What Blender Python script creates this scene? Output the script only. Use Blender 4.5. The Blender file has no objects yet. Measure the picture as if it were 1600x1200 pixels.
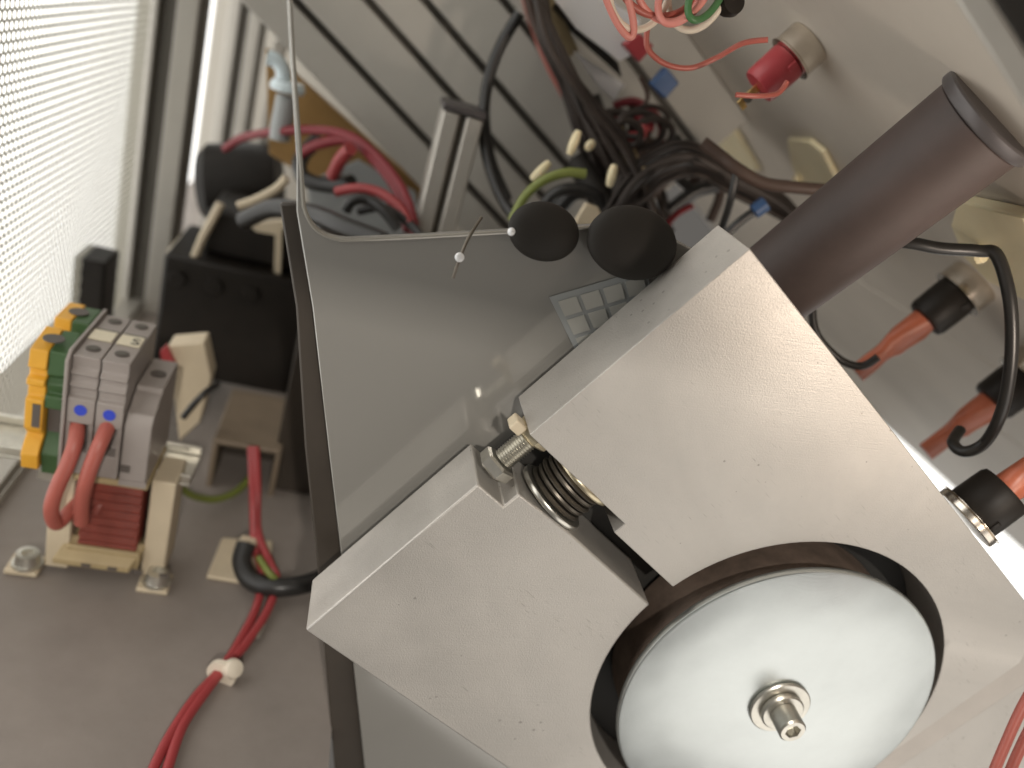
import bpy, bmesh, math, random
import numpy as np
from mathutils import Matrix, Vector
random.seed(7)
SC = bpy.context.scene
COL = SC.collection

# ------------------------------------------------------------------ camera
FPX = 1315.0
R = np.array([[0.95393931, 0.19252946, 0.23006999],
              [-0.12921209, -0.4284401, 0.89428369],
              [0.27074716, -0.88282019, -0.38382871]])   # camera (right, down, forward) -> world
camd = bpy.data.cameras.new('camera'); cam = bpy.data.objects.new('camera', camd); COL.objects.link(cam)
camd.sensor_width = 36.0; camd.lens = FPX / 1600 * 36.0
camd.clip_start = 0.01; camd.clip_end = 50
Mc = Matrix.Identity(4)
for i in range(3):
    Mc[i][0] = R[i][0]; Mc[i][1] = -R[i][1]; Mc[i][2] = -R[i][2]
cam.matrix_world = Mc
camd.dof.use_dof = True; camd.dof.focus_distance = 0.355; camd.dof.aperture_fstop = 5.0
SC.camera = cam

# ------------------------------------------------------------------ world and lamps
w = bpy.data.worlds.new('World'); SC.world = w; w.use_nodes = True
w.node_tree.nodes['Background'].inputs[0].default_value = (1.0, 0.93, 0.85, 1)
w.node_tree.nodes['Background'].inputs[1].default_value = 0.11

def area(name, loc, target, sx, sy, power, col):
    l = bpy.data.lights.new(name, 'AREA'); l.shape = 'RECTANGLE'; l.size = sx; l.size_y = sy
    l.energy = power; l.color = col
    o = bpy.data.objects.new(name, l); COL.objects.link(o); o.location = loc
    d = Vector(target) - Vector(loc); o.rotation_euler = d.to_track_quat('-Z', 'Y').to_euler()
    return o
area('key_lamp', (0.86, -0.42, -0.80), (0.25, 0.29, -0.24), 1.22, 1.0, 5.0, (1.0, 0.95, 0.88))      # bright room in front, low right
area('front_lamp', (0.05, -0.75, 0.40), (0.15, 0.3, -0.2), 0.025, 0.025, 6.6, (1.0, 0.93, 0.84))         # added lamp behind the camera, lights the block faces
area('hand_patch_lamp', (0.36, -0.02, -0.10), (0.262, 0.36, 0.02), 0.05, 0.05, 0.15, (1.0, 0.84, 0.70)).data.spread = math.radians(60)   # added lamp, its warm patch stands in for the hand reflection
SC.view_settings.view_transform = 'Standard'; SC.view_settings.look = 'None'
SC.view_settings.exposure = 0.16; SC.view_settings.gamma = 1.0
SC.view_settings.use_curve_mapping = False

# ------------------------------------------------------------------ pixel / plane helpers
V = lambda *a: np.array(a, float)
EX, EY, EZ = V(1, 0, 0), V(0, 1, 0), V(0, 0, 1)
D1 = V(0.844155339, 0, -0.536098651); D2 = V(0.536098651, 0, 0.844155339)
def ray(px, py): return R @ V((px - 800) / FPX, (py - 600) / FPX, 1.0)
def P(px, py, y=None, x=None, z=None, t=None):
    r = ray(px, py)
    if t is None:
        t = y / r[1] if y is not None else (x / r[0] if x is not None else z / r[2])
    return r * t
PANEL_C = 0.140
def PP(px, py, off=0.0):          # point on the sloping connector panel, off = metres in front of it
    r = ray(px, py); return r * ((PANEL_C - off) / (r @ D2))
ZF = -0.365
Y0 = 0.290; BT = 0.034
def blk(u, v, y=Y0): return D1 * u + D2 * v + EY * y
def nrm(a): return a / np.linalg.norm(a)

# ------------------------------------------------------------------ materials
MATS = {}
def mat(name, col, rough=0.5, metal=0.0, noise=0.0, nscale=60, bump=0.0, bscale=300, coat=0.0, spec=0.5, rvar=0.0, coords='Object', stretch=None, trans=0.0, sss=0.0):
    if name in MATS: return MATS[name]
    m = bpy.data.materials.new(name); m.use_nodes = True
    nt = m.node_tree; b = nt.nodes['Principled BSDF']
    b.inputs['Base Color'].default_value = (*col, 1); b.inputs['Roughness'].default_value = rough
    b.inputs['Metallic'].default_value = metal; b.inputs['Coat Weight'].default_value = coat
    b.inputs['Specular IOR Level'].default_value = spec
    b.inputs['Transmission Weight'].default_value = trans
    if sss: b.inputs['Subsurface Weight'].default_value = sss; b.inputs['Subsurface Radius'].default_value = (.004, .003, .002); b.inputs['Subsurface Scale'].default_value = 1.0
    tc = nt.nodes.new('ShaderNodeTexCoord'); src = tc.outputs[coords]
    if stretch:
        mp = nt.nodes.new('ShaderNodeMapping'); mp.inputs['Scale'].default_value = stretch
        nt.links.new(src, mp.inputs[0]); src = mp.outputs[0]
    if noise or rvar:
        n = nt.nodes.new('ShaderNodeTexNoise'); n.inputs['Scale'].default_value = nscale; n.inputs['Detail'].default_value = 6
        n.inputs['Roughness'].default_value = 0.65
        nt.links.new(src, n.inputs['Vector'])
        if noise:
            mr = nt.nodes.new('ShaderNodeMapRange'); mr.inputs['From Min'].default_value = 0.3; mr.inputs['From Max'].default_value = 0.7
            mr.inputs['To Min'].default_value = 1 - noise; mr.inputs['To Max'].default_value = 1 + noise * 0.6
            nt.links.new(n.outputs[0], mr.inputs[0])
            mx = nt.nodes.new('ShaderNodeMix'); mx.data_type = 'RGBA'; mx.blend_type = 'MULTIPLY'; mx.inputs[0].default_value = 1
            mx.inputs[6].default_value = (*col, 1); nt.links.new(mr.outputs[0], mx.inputs[7]); nt.links.new(mx.outputs[2], b.inputs['Base Color'])
        if rvar:
            m2 = nt.nodes.new('ShaderNodeMapRange'); m2.inputs['From Min'].default_value = 0.3; m2.inputs['From Max'].default_value = 0.7
            m2.inputs['To Min'].default_value = max(0.02, rough - rvar); m2.inputs['To Max'].default_value = rough + rvar
            nt.links.new(n.outputs[0], m2.inputs[0]); nt.links.new(m2.outputs[0], b.inputs['Roughness'])
    if bump:
        n2 = nt.nodes.new('ShaderNodeTexNoise'); n2.inputs['Scale'].default_value = bscale; n2.inputs['Detail'].default_value = 4
        nt.links.new(src, n2.inputs['Vector'])
        bp = nt.nodes.new('ShaderNodeBump'); bp.inputs['Strength'].default_value = bump; bp.inputs['Distance'].default_value = 0.0005
        nt.links.new(n2.outputs[0], bp.inputs['Height']); nt.links.new(bp.outputs[0], b.inputs['Normal'])
    MATS[name] = m
    return m

def milled_aluminium():
    m = mat('milled_aluminium', (0.56, 0.53, 0.49), 0.46, 0.5, noise=0.09, nscale=22, bump=0.35, bscale=1400, rvar=0.08)
    nt = m.node_tree; b = nt.nodes['Principled BSDF']
    src = nt.nodes['Texture Coordinate'].outputs['Object']
    old = b.inputs['Base Color'].links[0].from_socket
    # small dark pits
    vo = nt.nodes.new('ShaderNodeTexVoronoi'); vo.inputs['Scale'].default_value = 150; nt.links.new(src, vo.inputs['Vector'])
    n = nt.nodes.new('ShaderNodeTexNoise'); n.inputs['Scale'].default_value = 40; nt.links.new(src, n.inputs['Vector'])
    th = nt.nodes.new('ShaderNodeMath'); th.operation = 'MULTIPLY_ADD'; th.inputs[1].default_value = 0.42; th.inputs[2].default_value = -0.165
    nt.links.new(n.outputs[0], th.inputs[0])
    lt = nt.nodes.new('ShaderNodeMath'); lt.operation = 'LESS_THAN'; nt.links.new(vo.outputs['Distance'], lt.inputs[0]); nt.links.new(th.outputs[0], lt.inputs[1])
    # fine scratches along the block, only in patches
    mp = nt.nodes.new('ShaderNodeMapping'); mp.inputs['Rotation'].default_value = (0, math.radians(8), 0); mp.inputs['Scale'].default_value = (110, 1500, 1500)
    rot = nt.nodes.new('ShaderNodeMapping'); rot.inputs['Rotation'].default_value = (0, -math.atan2(0.536, 0.844), 0)
    nt.links.new(src, rot.inputs[0]); nt.links.new(rot.outputs[0], mp.inputs[0])
    sn = nt.nodes.new('ShaderNodeTexNoise'); sn.inputs['Scale'].default_value = 1.0; sn.inputs['Detail'].default_value = 1; nt.links.new(mp.outputs[0], sn.inputs['Vector'])
    r1 = nt.nodes.new('ShaderNodeMapRange'); r1.inputs['From Min'].default_value = 0.66; r1.inputs['From Max'].default_value = 0.74; nt.links.new(sn.outputs[0], r1.inputs[0])
    n3 = nt.nodes.new('ShaderNodeTexNoise'); n3.inputs['Scale'].default_value = 28; nt.links.new(src, n3.inputs['Vector'])
    r2 = nt.nodes.new('ShaderNodeMapRange'); r2.inputs['From Min'].default_value = 0.5; r2.inputs['From Max'].default_value = 0.62; nt.links.new(n3.outputs[0], r2.inputs[0])
    mu = nt.nodes.new('ShaderNodeMath'); mu.operation = 'MULTIPLY'; nt.links.new(r1.outputs[0], mu.inputs[0]); nt.links.new(r2.outputs[0], mu.inputs[1])
    mx = nt.nodes.new('ShaderNodeMath'); mx.operation = 'MAXIMUM'; nt.links.new(lt.outputs[0], mx.inputs[0]); nt.links.new(mu.outputs[0], mx.inputs[1])
    sc = nt.nodes.new('ShaderNodeMath'); sc.operation = 'MULTIPLY'; sc.inputs[1].default_value = 0.42; nt.links.new(mx.outputs[0], sc.inputs[0])
    mix = nt.nodes.new('ShaderNodeMix'); mix.data_type = 'RGBA'; nt.links.new(sc.outputs[0], mix.inputs[0]); nt.links.new(old, mix.inputs[6])
    mix.inputs[7].default_value = (0.10, 0.085, 0.07, 1); nt.links.new(mix.outputs[2], b.inputs['Base Color'])
    return m

def machining(m):      # faint milling lines across the faces
    nt = m.node_tree; b = nt.nodes['Principled BSDF']; tc = nt.nodes['Texture Coordinate']
    rot = nt.nodes.new('ShaderNodeMapping'); rot.inputs['Rotation'].default_value = (0, -math.atan2(0.536, 0.844) + math.radians(38), 0); nt.links.new(tc.outputs['Object'], rot.inputs[0])
    mp = nt.nodes.new('ShaderNodeMapping'); mp.inputs['Scale'].default_value = (25, 400, 1700); nt.links.new(rot.outputs[0], mp.inputs[0])
    n = nt.nodes.new('ShaderNodeTexNoise'); n.inputs['Scale'].default_value = 1; n.inputs['Detail'].default_value = 3; nt.links.new(mp.outputs[0], n.inputs['Vector'])
    bp = nt.nodes.new('ShaderNodeBump'); bp.inputs['Strength'].default_value = 0.28; bp.inputs['Distance'].default_value = 0.0003; nt.links.new(n.outputs[0], bp.inputs['Height'])
    old = b.inputs['Normal'].links[0].from_socket if b.inputs['Normal'].links else None
    if old: nt.links.new(old, bp.inputs['Normal'])
    nt.links.new(bp.outputs[0], b.inputs['Normal'])
    # broad handling stains
    st = nt.nodes.new('ShaderNodeTexNoise'); st.inputs['Scale'].default_value = 7; st.inputs['Detail'].default_value = 4; st.inputs['Distortion'].default_value = 1.2; nt.links.new(tc.outputs['Object'], st.inputs['Vector'])
    mr = nt.nodes.new('ShaderNodeMapRange'); mr.inputs['From Min'].default_value = 0.35; mr.inputs['From Max'].default_value = 0.65; mr.inputs['To Min'].default_value = 0.86; mr.inputs['To Max'].default_value = 1.06; nt.links.new(st.outputs[0], mr.inputs[0])
    oc = b.inputs['Base Color'].links[0].from_socket
    mx = nt.nodes.new('ShaderNodeMix'); mx.data_type = 'RGBA'; mx.blend_type = 'MULTIPLY'; mx.inputs[0].default_value = 1; nt.links.new(oc, mx.inputs[6]); nt.links.new(mr.outputs[0], mx.inputs[7]); nt.links.new(mx.outputs[2], b.inputs['Base Color'])
    return m
ALU = machining(milled_aluminium())
MACH = mat('machined_side', (0.46, 0.42, 0.38), 0.42, 0.4, noise=0.08, nscale=30, bump=0.15, bscale=900)
DISC = mat('zinc_plated_disc', (0.60, 0.635, 0.63), 0.32, 0.95, noise=0.13, nscale=14, rvar=0.05)
_b = DISC.node_tree.nodes['Principled BSDF']; _t = DISC.node_tree.nodes.new('ShaderNodeTangent'); _t.direction_type = 'RADIAL'; _t.axis = 'Y'
DISC.node_tree.links.new(_t.outputs[0], _b.inputs['Tangent']); _b.inputs['Anisotropic'].default_value = 0.6
STEEL = mat('zinc_steel', (0.62, 0.60, 0.54), 0.3, 0.9, noise=0.15, nscale=120)
YZINC = mat('yellow_zinc_steel', (0.62, 0.54, 0.38), 0.34, 0.9, noise=0.25, nscale=90)
SPRING = mat('dark_spring_steel', (0.17, 0.15, 0.125), 0.4, 0.85, noise=0.2, nscale=120)
RUST = mat('rusty_drum', (0.26, 0.195, 0.155), 0.6, 0.35, noise=0.35, nscale=70, bump=0.2)
CHROME = mat('nickel', (0.72, 0.66, 0.58), 0.22, 1.0, noise=0.1, nscale=80)
BLACKR = mat('black_rubber', (0.022, 0.019, 0.016), 0.6, spec=0.25)
BLACKP = mat('black_plastic', (0.013, 0.010, 0.0075), 0.5, noise=0.3, nscale=40, spec=0.3)
TUBE = mat('brown_black_tube', (0.068, 0.050, 0.045), 0.52, 0.0, noise=0.3, nscale=14, spec=0.35)
GUN = mat('gunmetal_rim', (0.10, 0.09, 0.09), 0.4, 0.4, noise=0.1)
PANEL = mat('grey_painted_panel', (0.42, 0.40, 0.36), 0.6, 0.0, noise=0.06, nscale=9, rvar=0.06)
CPANEL = mat('cream_grey_panel', (0.56, 0.505, 0.435), 0.55, 0.0, noise=0.08, nscale=8)
FLOORM = mat('floor_grey', (0.265, 0.232, 0.208), 0.5, 0.1, noise=0.16, nscale=16, bump=0.1, bscale=600)
REAR = mat('rear_wall_grey', (0.42, 0.39, 0.34), 0.6)
POST = mat('extruded_aluminium', (0.50, 0.475, 0.43), 0.42, 0.45, noise=0.05, nscale=20)
SLOT = mat('slot_dark', (0.10, 0.09, 0.075), 0.6)
MESHM = mat('mesh_metal', (0.42, 0.40, 0.33), 0.45, 0.5)
YEL = mat('yellow_plastic', (0.72, 0.37, 0.035), 0.42, noise=0.06)
GRN = mat('green_plastic', (0.045, 0.10, 0.035), 0.45, noise=0.06)
GREYP = mat('grey_plastic', (0.30, 0.265, 0.245), 0.45, noise=0.05)
GREYD = mat('grey_plastic_recess', (0.10, 0.085, 0.075), 0.6)
CREAM = mat('cream_plastic', (0.60, 0.51, 0.37), 0.5, noise=0.06)
CREAMT = mat('cream_nylon', (0.74, 0.65, 0.43), 0.45, noise=0.05, nscale=25, sss=0.2)
BOBBIN = mat('bobbin_tan', (0.40, 0.31, 0.17), 0.5, noise=0.1)
COPPER = mat('red_enamel_wire', (0.22, 0.048, 0.034), 0.38, noise=0.2, nscale=120)
RED = mat('red_insulation', (0.34, 0.045, 0.048), 0.42, noise=0.08)
REDD = mat('dark_red_insulation', (0.20, 0.015, 0.022), 0.5)
ORR = mat('orange_red_insulation', (0.40, 0.105, 0.08), 0.42, noise=0.08)
PINK = mat('pink_insulation', (0.66, 0.25, 0.21), 0.45)
WHITEW = mat('white_insulation', (0.74, 0.66, 0.54), 0.45)
GREENW = mat('green_insulation', (0.06, 0.17, 0.06), 0.45)
GYW = mat('green_yellow_insulation', (0.17, 0.20, 0.045), 0.45)
BROWNW = mat('brown_insulation', (0.07, 0.043, 0.032), 0.55)
BLACKW = mat('black_insulation', (0.022, 0.021, 0.02), 0.36)
SHRINK = mat('red_heatshrink', (0.48, 0.135, 0.07), 0.36, noise=0.2, nscale=60, bump=0.3, bscale=120)
CRIMSON = mat('crimson_plastic', (0.40, 0.045, 0.055), 0.35, noise=0.12, nscale=60)
GOLD = mat('gold_tab', (0.80, 0.56, 0.22), 0.28, 1.0)
BLUE = mat('blue_plastic', (0.035, 0.085, 0.20), 0.45)
DOT = mat('blue_print', (0.03, 0.06, 0.50), 0.5)
PAPER = mat('label_paper', (0.66, 0.60, 0.46), 0.6)
INK = mat('ink', (0.03, 0.03, 0.03), 0.6)
WOOD = mat('brown_board', (0.33, 0.19, 0.06), 0.6, noise=0.15, nscale=20)
CLEAR = mat('pale_blue_plastic', (0.62, 0.72, 0.76), 0.18, 0.0, coat=0.5)
WHITEM = mat('white_metal', (0.86, 0.86, 0.87), 0.3, 0.1)
DUCT_SHADE = mat('duct_shade_brown', (0.045, 0.035, 0.026), 0.5, noise=0.2, nscale=20)
KEYM = mat('sheet_reflection_grey', (0.33, 0.345, 0.345), 0.4)
KEYC = mat('reflection_cell', (0.44, 0.435, 0.40), 0.4)
def acrylic():
    m = bpy.data.materials.new('veil_grey_acrylic'); m.use_nodes = True; nt = m.node_tree
    b = nt.nodes['Principled BSDF']; b.inputs['Base Color'].default_value = (0.235, 0.225, 0.205, 1); b.inputs['Roughness'].default_value = 0.35  # opaque grey paints the milky reflections on the acrylic
    b.inputs['Specular IOR Level'].default_value = 0.3
    g = nt.nodes.new('ShaderNodeBsdfGlossy'); g.inputs['Roughness'].default_value = 0.07; g.inputs[0].default_value = (0.9, 0.9, 0.88, 1)
    mx = nt.nodes.new('ShaderNodeMixShader'); mx.inputs[0].default_value = 0.125
    n = nt.nodes.new('ShaderNodeTexNoise'); n.inputs['Scale'].default_value = 14; n.inputs['Detail'].default_value = 3
    tc = nt.nodes.new('ShaderNodeTexCoord'); nt.links.new(tc.outputs['Object'], n.inputs['Vector'])
    mr = nt.nodes.new('ShaderNodeMapRange'); mr.inputs['To Min'].default_value = 0.02; mr.inputs['To Max'].default_value = 0.16; nt.links.new(n.outputs[0], mr.inputs[0]); nt.links.new(mr.outputs[0], g.inputs['Roughness'])
    nt.links.new(b.outputs[0], mx.inputs[1]); nt.links.new(g.outputs[0], mx.inputs[2])
    nt.links.new(mx.outputs[0], nt.nodes['Material Output'].inputs[0]); return m
ACR = acrylic()
EDGE = mat('edge_highlight', (0.34, 0.32, 0.28), 0.15, 0.2, coat=0.5)

# ------------------------------------------------------------------ mesh builder
class MB:
    def __init__(s): s.v = []; s.f = []
    def add(s, verts, faces):
        o = len(s.v); s.v += [tuple(map(float, p)) for p in verts]; s.f += [tuple(i + o for i in f) for f in faces]; return s
    def box(s, c, size, ax=(EX, EY, EZ)):
        c = np.asarray(c, float); h = [a * (d / 2) for a, d in zip(ax, size)]
        vs = [c + i * h[0] + j * h[1] + k * h[2] for i in (-1, 1) for j in (-1, 1) for k in (-1, 1)]
        return s.add(vs, [(0, 1, 3, 2), (4, 6, 7, 5), (0, 4, 5, 1), (2, 3, 7, 6), (0, 2, 6, 4), (1, 5, 7, 3)])
    def bx(s, x0, x1, y0, y1, z0, z1):
        return s.box(((x0 + x1) / 2, (y0 + y1) / 2, (z0 + z1) / 2), (x1 - x0, y1 - y0, z1 - z0))
    def prism(s, pts, ext):            # pts: list of 3-D points of one face, ext: extrusion vector
        n = len(pts); a = [np.asarray(p, float) for p in pts]
        return s.add(a + [p + ext for p in a], [tuple(range(n))[::-1], tuple(range(n, 2 * n))] + [(i, (i + 1) % n, n + (i + 1) % n, n + i) for i in range(n)])
    def lathe(s, prof, o, ax, n=32, sx=1.0, e=None):   # prof: [(r, h)]
        ax = nrm(np.asarray(ax, float)); o = np.asarray(o, float)
        t = V(0, 0, 1) if abs(ax[2]) < .9 else V(1, 0, 0)
        e1 = nrm(np.cross(ax, t)) if e is None else nrm(e - ax * (e @ ax)); e2 = np.cross(ax, e1)
        vs = []; fs = []
        for r, h in prof:
            for k in range(n):
                a = 2 * math.pi * k / n
                vs.append(o + ax * h + (e1 * math.cos(a) + e2 * math.sin(a) * sx) * r)
        for i in range(len(prof) - 1):
            for k in range(n):
                fs.append((i * n + k, i * n + (k + 1) % n, (i + 1) * n + (k + 1) % n, (i + 1) * n + k))
        fs.append(tuple(range(n))[::-1]); fs.append(tuple(range((len(prof) - 1) * n, len(prof) * n)))
        return s.add(vs, fs)
    def tube(s, pts, r, n=10, sub=8, closed=False):
        p = smooth_path([np.asarray(q, float) for q in pts], sub) if sub else [np.asarray(q, float) for q in pts]
        m = len(p); vs = []; fs = []
        t0 = nrm(p[1] - p[0]); u = nrm(np.cross(t0, V(.3, .5, .81)))
        for i in range(m):
            t = nrm(p[min(i + 1, m - 1)] - p[max(i - 1, 0)])
            u = nrm(u - t * (u @ t)); w_ = np.cross(t, u)
            rr = r(i / (m - 1)) if callable(r) else r
            for k in range(n):
                a = 2 * math.pi * k / n; vs.append(p[i] + (u * math.cos(a) + w_ * math.sin(a)) * rr)
        for i in range(m - 1):
            for k in range(n):
                fs.append((i * n + k, i * n + (k + 1) % n, (i + 1) * n + (k + 1) % n, (i + 1) * n + k))
        fs.append(tuple(range(n))[::-1]); fs.append(tuple(range((m - 1) * n, m * n)))
        return s.add(vs, fs)
    def build(s, name, m, parent=None, bevel=0.0, seg=2, smooth=True, **tags):
        me = bpy.data.meshes.new(name); me.from_pydata(s.v, [], s.f)
        bm = bmesh.new(); bm.from_mesh(me); bmesh.ops.recalc_face_normals(bm, faces=bm.faces); bm.to_mesh(me); bm.free()
        me.materials.append(m)
        if smooth:
            me.shade_smooth(); me.set_sharp_from_angle(angle=math.radians(38))
        o = bpy.data.objects.new(name, me); COL.objects.link(o)
        if parent is not None: o.parent = parent
        if bevel:
            b = o.modifiers.new('bevel', 'BEVEL'); b.width = bevel; b.segments = seg; b.limit_method = 'ANGLE'; b.angle_limit = math.radians(38)
            b.harden_normals = False
        for k, v_ in tags.items(): o[k] = v_
        return o
def smooth_path(p, sub):
    out = []; n = len(p)
    for i in range(n - 1):
        a, b, c, d = p[max(i - 1, 0)], p[i], p[i + 1], p[min(i + 2, n - 1)]
        for k in range(sub):
            t = k / sub
            out.append(0.5 * ((2 * b) + (c - a) * t + (2 * a - 5 * b + 4 * c - d) * t * t + (3 * b - a - 3 * c + d) * t ** 3))
    out.append(p[-1]); return out
def thing(name, label, cat, group=None):
    o = bpy.data.objects.new(name, None); COL.objects.link(o); o['label'] = label; o['category'] = cat
    o.empty_display_size = 0.01
    if group: o['group'] = group
    return o
def tags(label, cat, group=None):
    d = dict(label=label, category=cat)
    if group: d['group'] = group
    return d
def wire(name, pts, r, m, label, cat='wire', group=None, n=10):
    q = [P(a[0], a[1], y=a[2]) for a in pts]
    return MB().tube(q, r, n).build(name, m, **tags(label, cat, group))

# ================================================================== SETTING
# floor sheet
MB().prism([V(-.24, .27, ZF - .01), V(.0475, .27, ZF - .01), V(.0475, .348, ZF - .01), V(.42, .348, ZF - .01), V(.42, 1.40, ZF - .01), V(-.24, 1.40, ZF - .01)], EZ * .01).build('floor', FLOORM, kind='structure')
# rear wall far behind the loom
MB().bx(-0.24, 0.42, 1.40, 1.41, ZF, 0.55).build('rear_wall', REAR, kind='structure')

# bright daylight outside the two open sides
def glow(name, st):
    m = bpy.data.materials.new(name); m.use_nodes = True; nt = m.node_tree; nt.nodes.remove(nt.nodes['Principled BSDF'])
    e = nt.nodes.new('ShaderNodeEmission'); e.inputs[0].default_value = (1, .985, .94, 1); e.inputs[1].default_value = st
    nt.links.new(e.outputs[0], nt.nodes['Material Output'].inputs[0]); return m
MB().bx(-.272, -.270, .10, 1.75, -.62, .50).build('lit_window', glow('window_daylight', 2.1), **tags('bright daylit window glowing behind the perforated wall', 'window'))
MB().bx(1.300, 1.302, .75, 1.70, -1.15, -.60).build('lit_window', glow('opening_daylight', 1.7), **tags('bright daylit window beyond the large block at right', 'window'))

# unseen board behind the viewer, added to shade the block top
MB().bx(-.45, .60, -.182, -.178, .128, .62).build('shade_board', PANEL, **tags('grey unseen board above the viewer, added to shade the block top', 'shade board'))

# back panel: grey boards along D1 with dark joints
bp = thing('back_panel', 'grey back panel of diagonal boards with dark joints', 'panel')
YB = 0.66
def d1_line(px, py, y): p = P(px, py, y=y); return p @ D2
levels = sorted([d1_line(520, 140, YB), d1_line(560, 107, YB), d1_line(660, 105, YB) , d1_line(722, 60, YB)])
joint_v = [d1_line(395, 30, YB), d1_line(560, 106, YB), d1_line(655, 90, YB), d1_line(720, 65, YB), d1_line(860, 90, YB), d1_line(960, 60, YB), PANEL_C - .0004]
U1 = P(1030, 310, y=YB) @ D1
for a, b in zip(joint_v[:-1], joint_v[1:]):
    u0, u1 = -0.30, U1
    g = 0.0028; g2 = .0002 if b == joint_v[-1] else g
    pts = [D1 * u0 + D2 * (a + g) + EY * YB, D1 * u1 + D2 * (a + g) + EY * YB, D1 * u1 + D2 * (b - g2) + EY * YB, D1 * u0 + D2 * (b - g2) + EY * YB]
    MB().prism(pts, EY * 0.012).build('board', PANEL, bp, bevel=0.001)
pts = [D1 * -0.3 + D2 * (joint_v[0] + .004) + EY * (YB + .0125), D1 * (U1 - .004) + D2 * (joint_v[0] + .004) + EY * (YB + .0125), D1 * (U1 - .004) + D2 * joint_v[-1] + EY * (YB + .0125), D1 * -.3 + D2 * joint_v[-1] + EY * (YB + .0125)]
MB().prism(pts, EY * 0.004).build('backing_sheet', SLOT, bp)
# brown board under it
pts = [P(415, 75, y=.70), P(700, 330, y=.70), P(560, 330, y=.70), P(420, 240, y=.70)]
MB().prism(pts, EY * .012).build('brown_board', WOOD, bevel=.001, **tags('brown wooden board edge under the grey back panel', 'board'))

# sloping connector panel (normal D2), boards along depth
CPX = 0
cp = thing('connector_panel', 'grey painted sloping panel carrying the round connectors', 'panel')
def pu(px, py): return PP(px, py) @ D1
edges = [-0.16, pu(1500, 540), pu(1450, 590), pu(1462, 738)]
for a, b in zip(edges[:-1], edges[1:]):
    g = .0012
    pts = [D2 * PANEL_C + D1 * (a + g) + EY * .05, D2 * PANEL_C + D1 * (b - g) + EY * .05, D2 * PANEL_C + D1 * (b - g) + EY * 1.39, D2 * PANEL_C + D1 * (a + g) + EY * 1.39]
    MB().prism(pts, D2 * .006).build('board', CPANEL, cp, bevel=.0012)
pts = [D2 * (PANEL_C + .0065) + D1 * edges[0] + EY * .05, D2 * (PANEL_C + .0065) + D1 * (edges[-1] - .004) + EY * .05, D2 * (PANEL_C + .0065) + D1 * (edges[-1] - .004) + EY * 1.39, D2 * (PANEL_C + .0065) + D1 * edges[0] + EY * 1.39]
MB().prism(pts, D2 * .003).build('backing_sheet', SLOT, cp)

# perforated wall on the left
XM = -0.195
def perforated():
    p = 0.0066; rh = 0.0028; th = 0.0007
    rows = p * math.sqrt(3) / 2
    ys0, ys1, zs0, zs1 = 0.30, 0.835, ZF + 0.012, 0.17
    hexp = []
    for k in range(12):
        a = math.radians(30 * k)
        rr = (p / math.sqrt(3)) if k % 2 == 1 else p / 2
        hexp.append((rr * math.cos(a), rr * math.sin(a)))
    hexp = np.array(hexp); hole = np.array([(rh * math.cos(math.radians(30 * k)), rh * math.sin(math.radians(30 * k))) for k in range(12)])
    vs = []; fs = []; j = 0; zz = zs0
    q = np.arange(12)
    while zz < zs1:
        yy = ys0 + (p / 2 if j % 2 else 0)
        while yy < ys1:
            o = len(vs)
            c = np.array([yy, zz])
            for lay, ring in ((0, hexp), (0, hole), (th, hole), (th, hexp)):
                for a in ring: vs.append((XM - lay, c[0] + a[0], c[1] + a[1]))
            for k in range(12):
                k2 = (k + 1) % 12
                fs.append((o + k, o + k2, o + 12 + k2, o + 12 + k)); fs.append((o + 12 + k, o + 12 + k2, o + 24 + k2, o + 24 + k))
                fs.append((o + 24 + k, o + 24 + k2, o + 36 + k2, o + 36 + k))
            yy += p
        zz += rows; j += 1
    me = bpy.data.meshes.new('perforated_sheet'); me.from_pydata(vs, [], fs); me.materials.append(MESHM); return me
pw = thing('perforated_wall', 'perforated metal side wall with bright light shining through', 'wall')
sheet = bpy.data.objects.new('perforated_sheet', perforated()); COL.objects.link(sheet); sheet.parent = pw
MB().bx(XM - .004, XM + .018, .12, .86, ZF, ZF + .011).build('bottom_rail', POST, pw, bevel=.001)
MB().bx(XM + .019, XM + .021, .12, .86, ZF + .0, ZF + .006).build('rail_seal', POST, pw)

def post(x0, x1, y, label, depth=.05, z1=.45, slot=True):
    t = thing('aluminium_post', label, 'post', 'upright aluminium posts')
    wd = x1 - x0; s = wd * .3
    m = MB()
    if slot:
        a, b = x0 + wd * .34, x0 + wd * .34 + s
        pts = [V(x0, y, ZF), V(a, y, ZF), V(a, y + .012, ZF), V(b, y + .012, ZF), V(b, y, ZF), V(x1, y, ZF), V(x1, y + depth, ZF), V(x0, y + depth, ZF)]
        MB().prism(pts, EZ * (z1 - ZF)).build('extrusion', POST, t, bevel=.001)
        MB().bx(a + .0003, b - .0003, y + .0075, y + .0118, ZF, z1).build('slot_insert', SLOT, t)
        MB().bx(x1 + .0004, x1 + .002, y + .008, y + depth - .006, ZF, z1).build('side_strip', SLOT, t)
    else:
        MB().bx(x0, x1, y, y + depth, ZF, z1).build('extrusion', POST, t, bevel=.001)
    return t
yp = .842
post(P(192, 240, y=yp)[0], P(283, 240, y=yp)[0], yp, 'wide slotted aluminium post beside the bright perforated wall')
post(P(345, 100, y=1.05)[0], P(398, 100, y=1.05)[0], 1.05, 'narrower aluminium post behind, next to the brown board')
post(P(418, 130, y=.80)[0], P(436, 130, y=.80)[0], .80, 'thin plain aluminium post left of the pale blue clip', depth=.02, slot=False, z1=P(418, 60, y=.8)[2])
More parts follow.
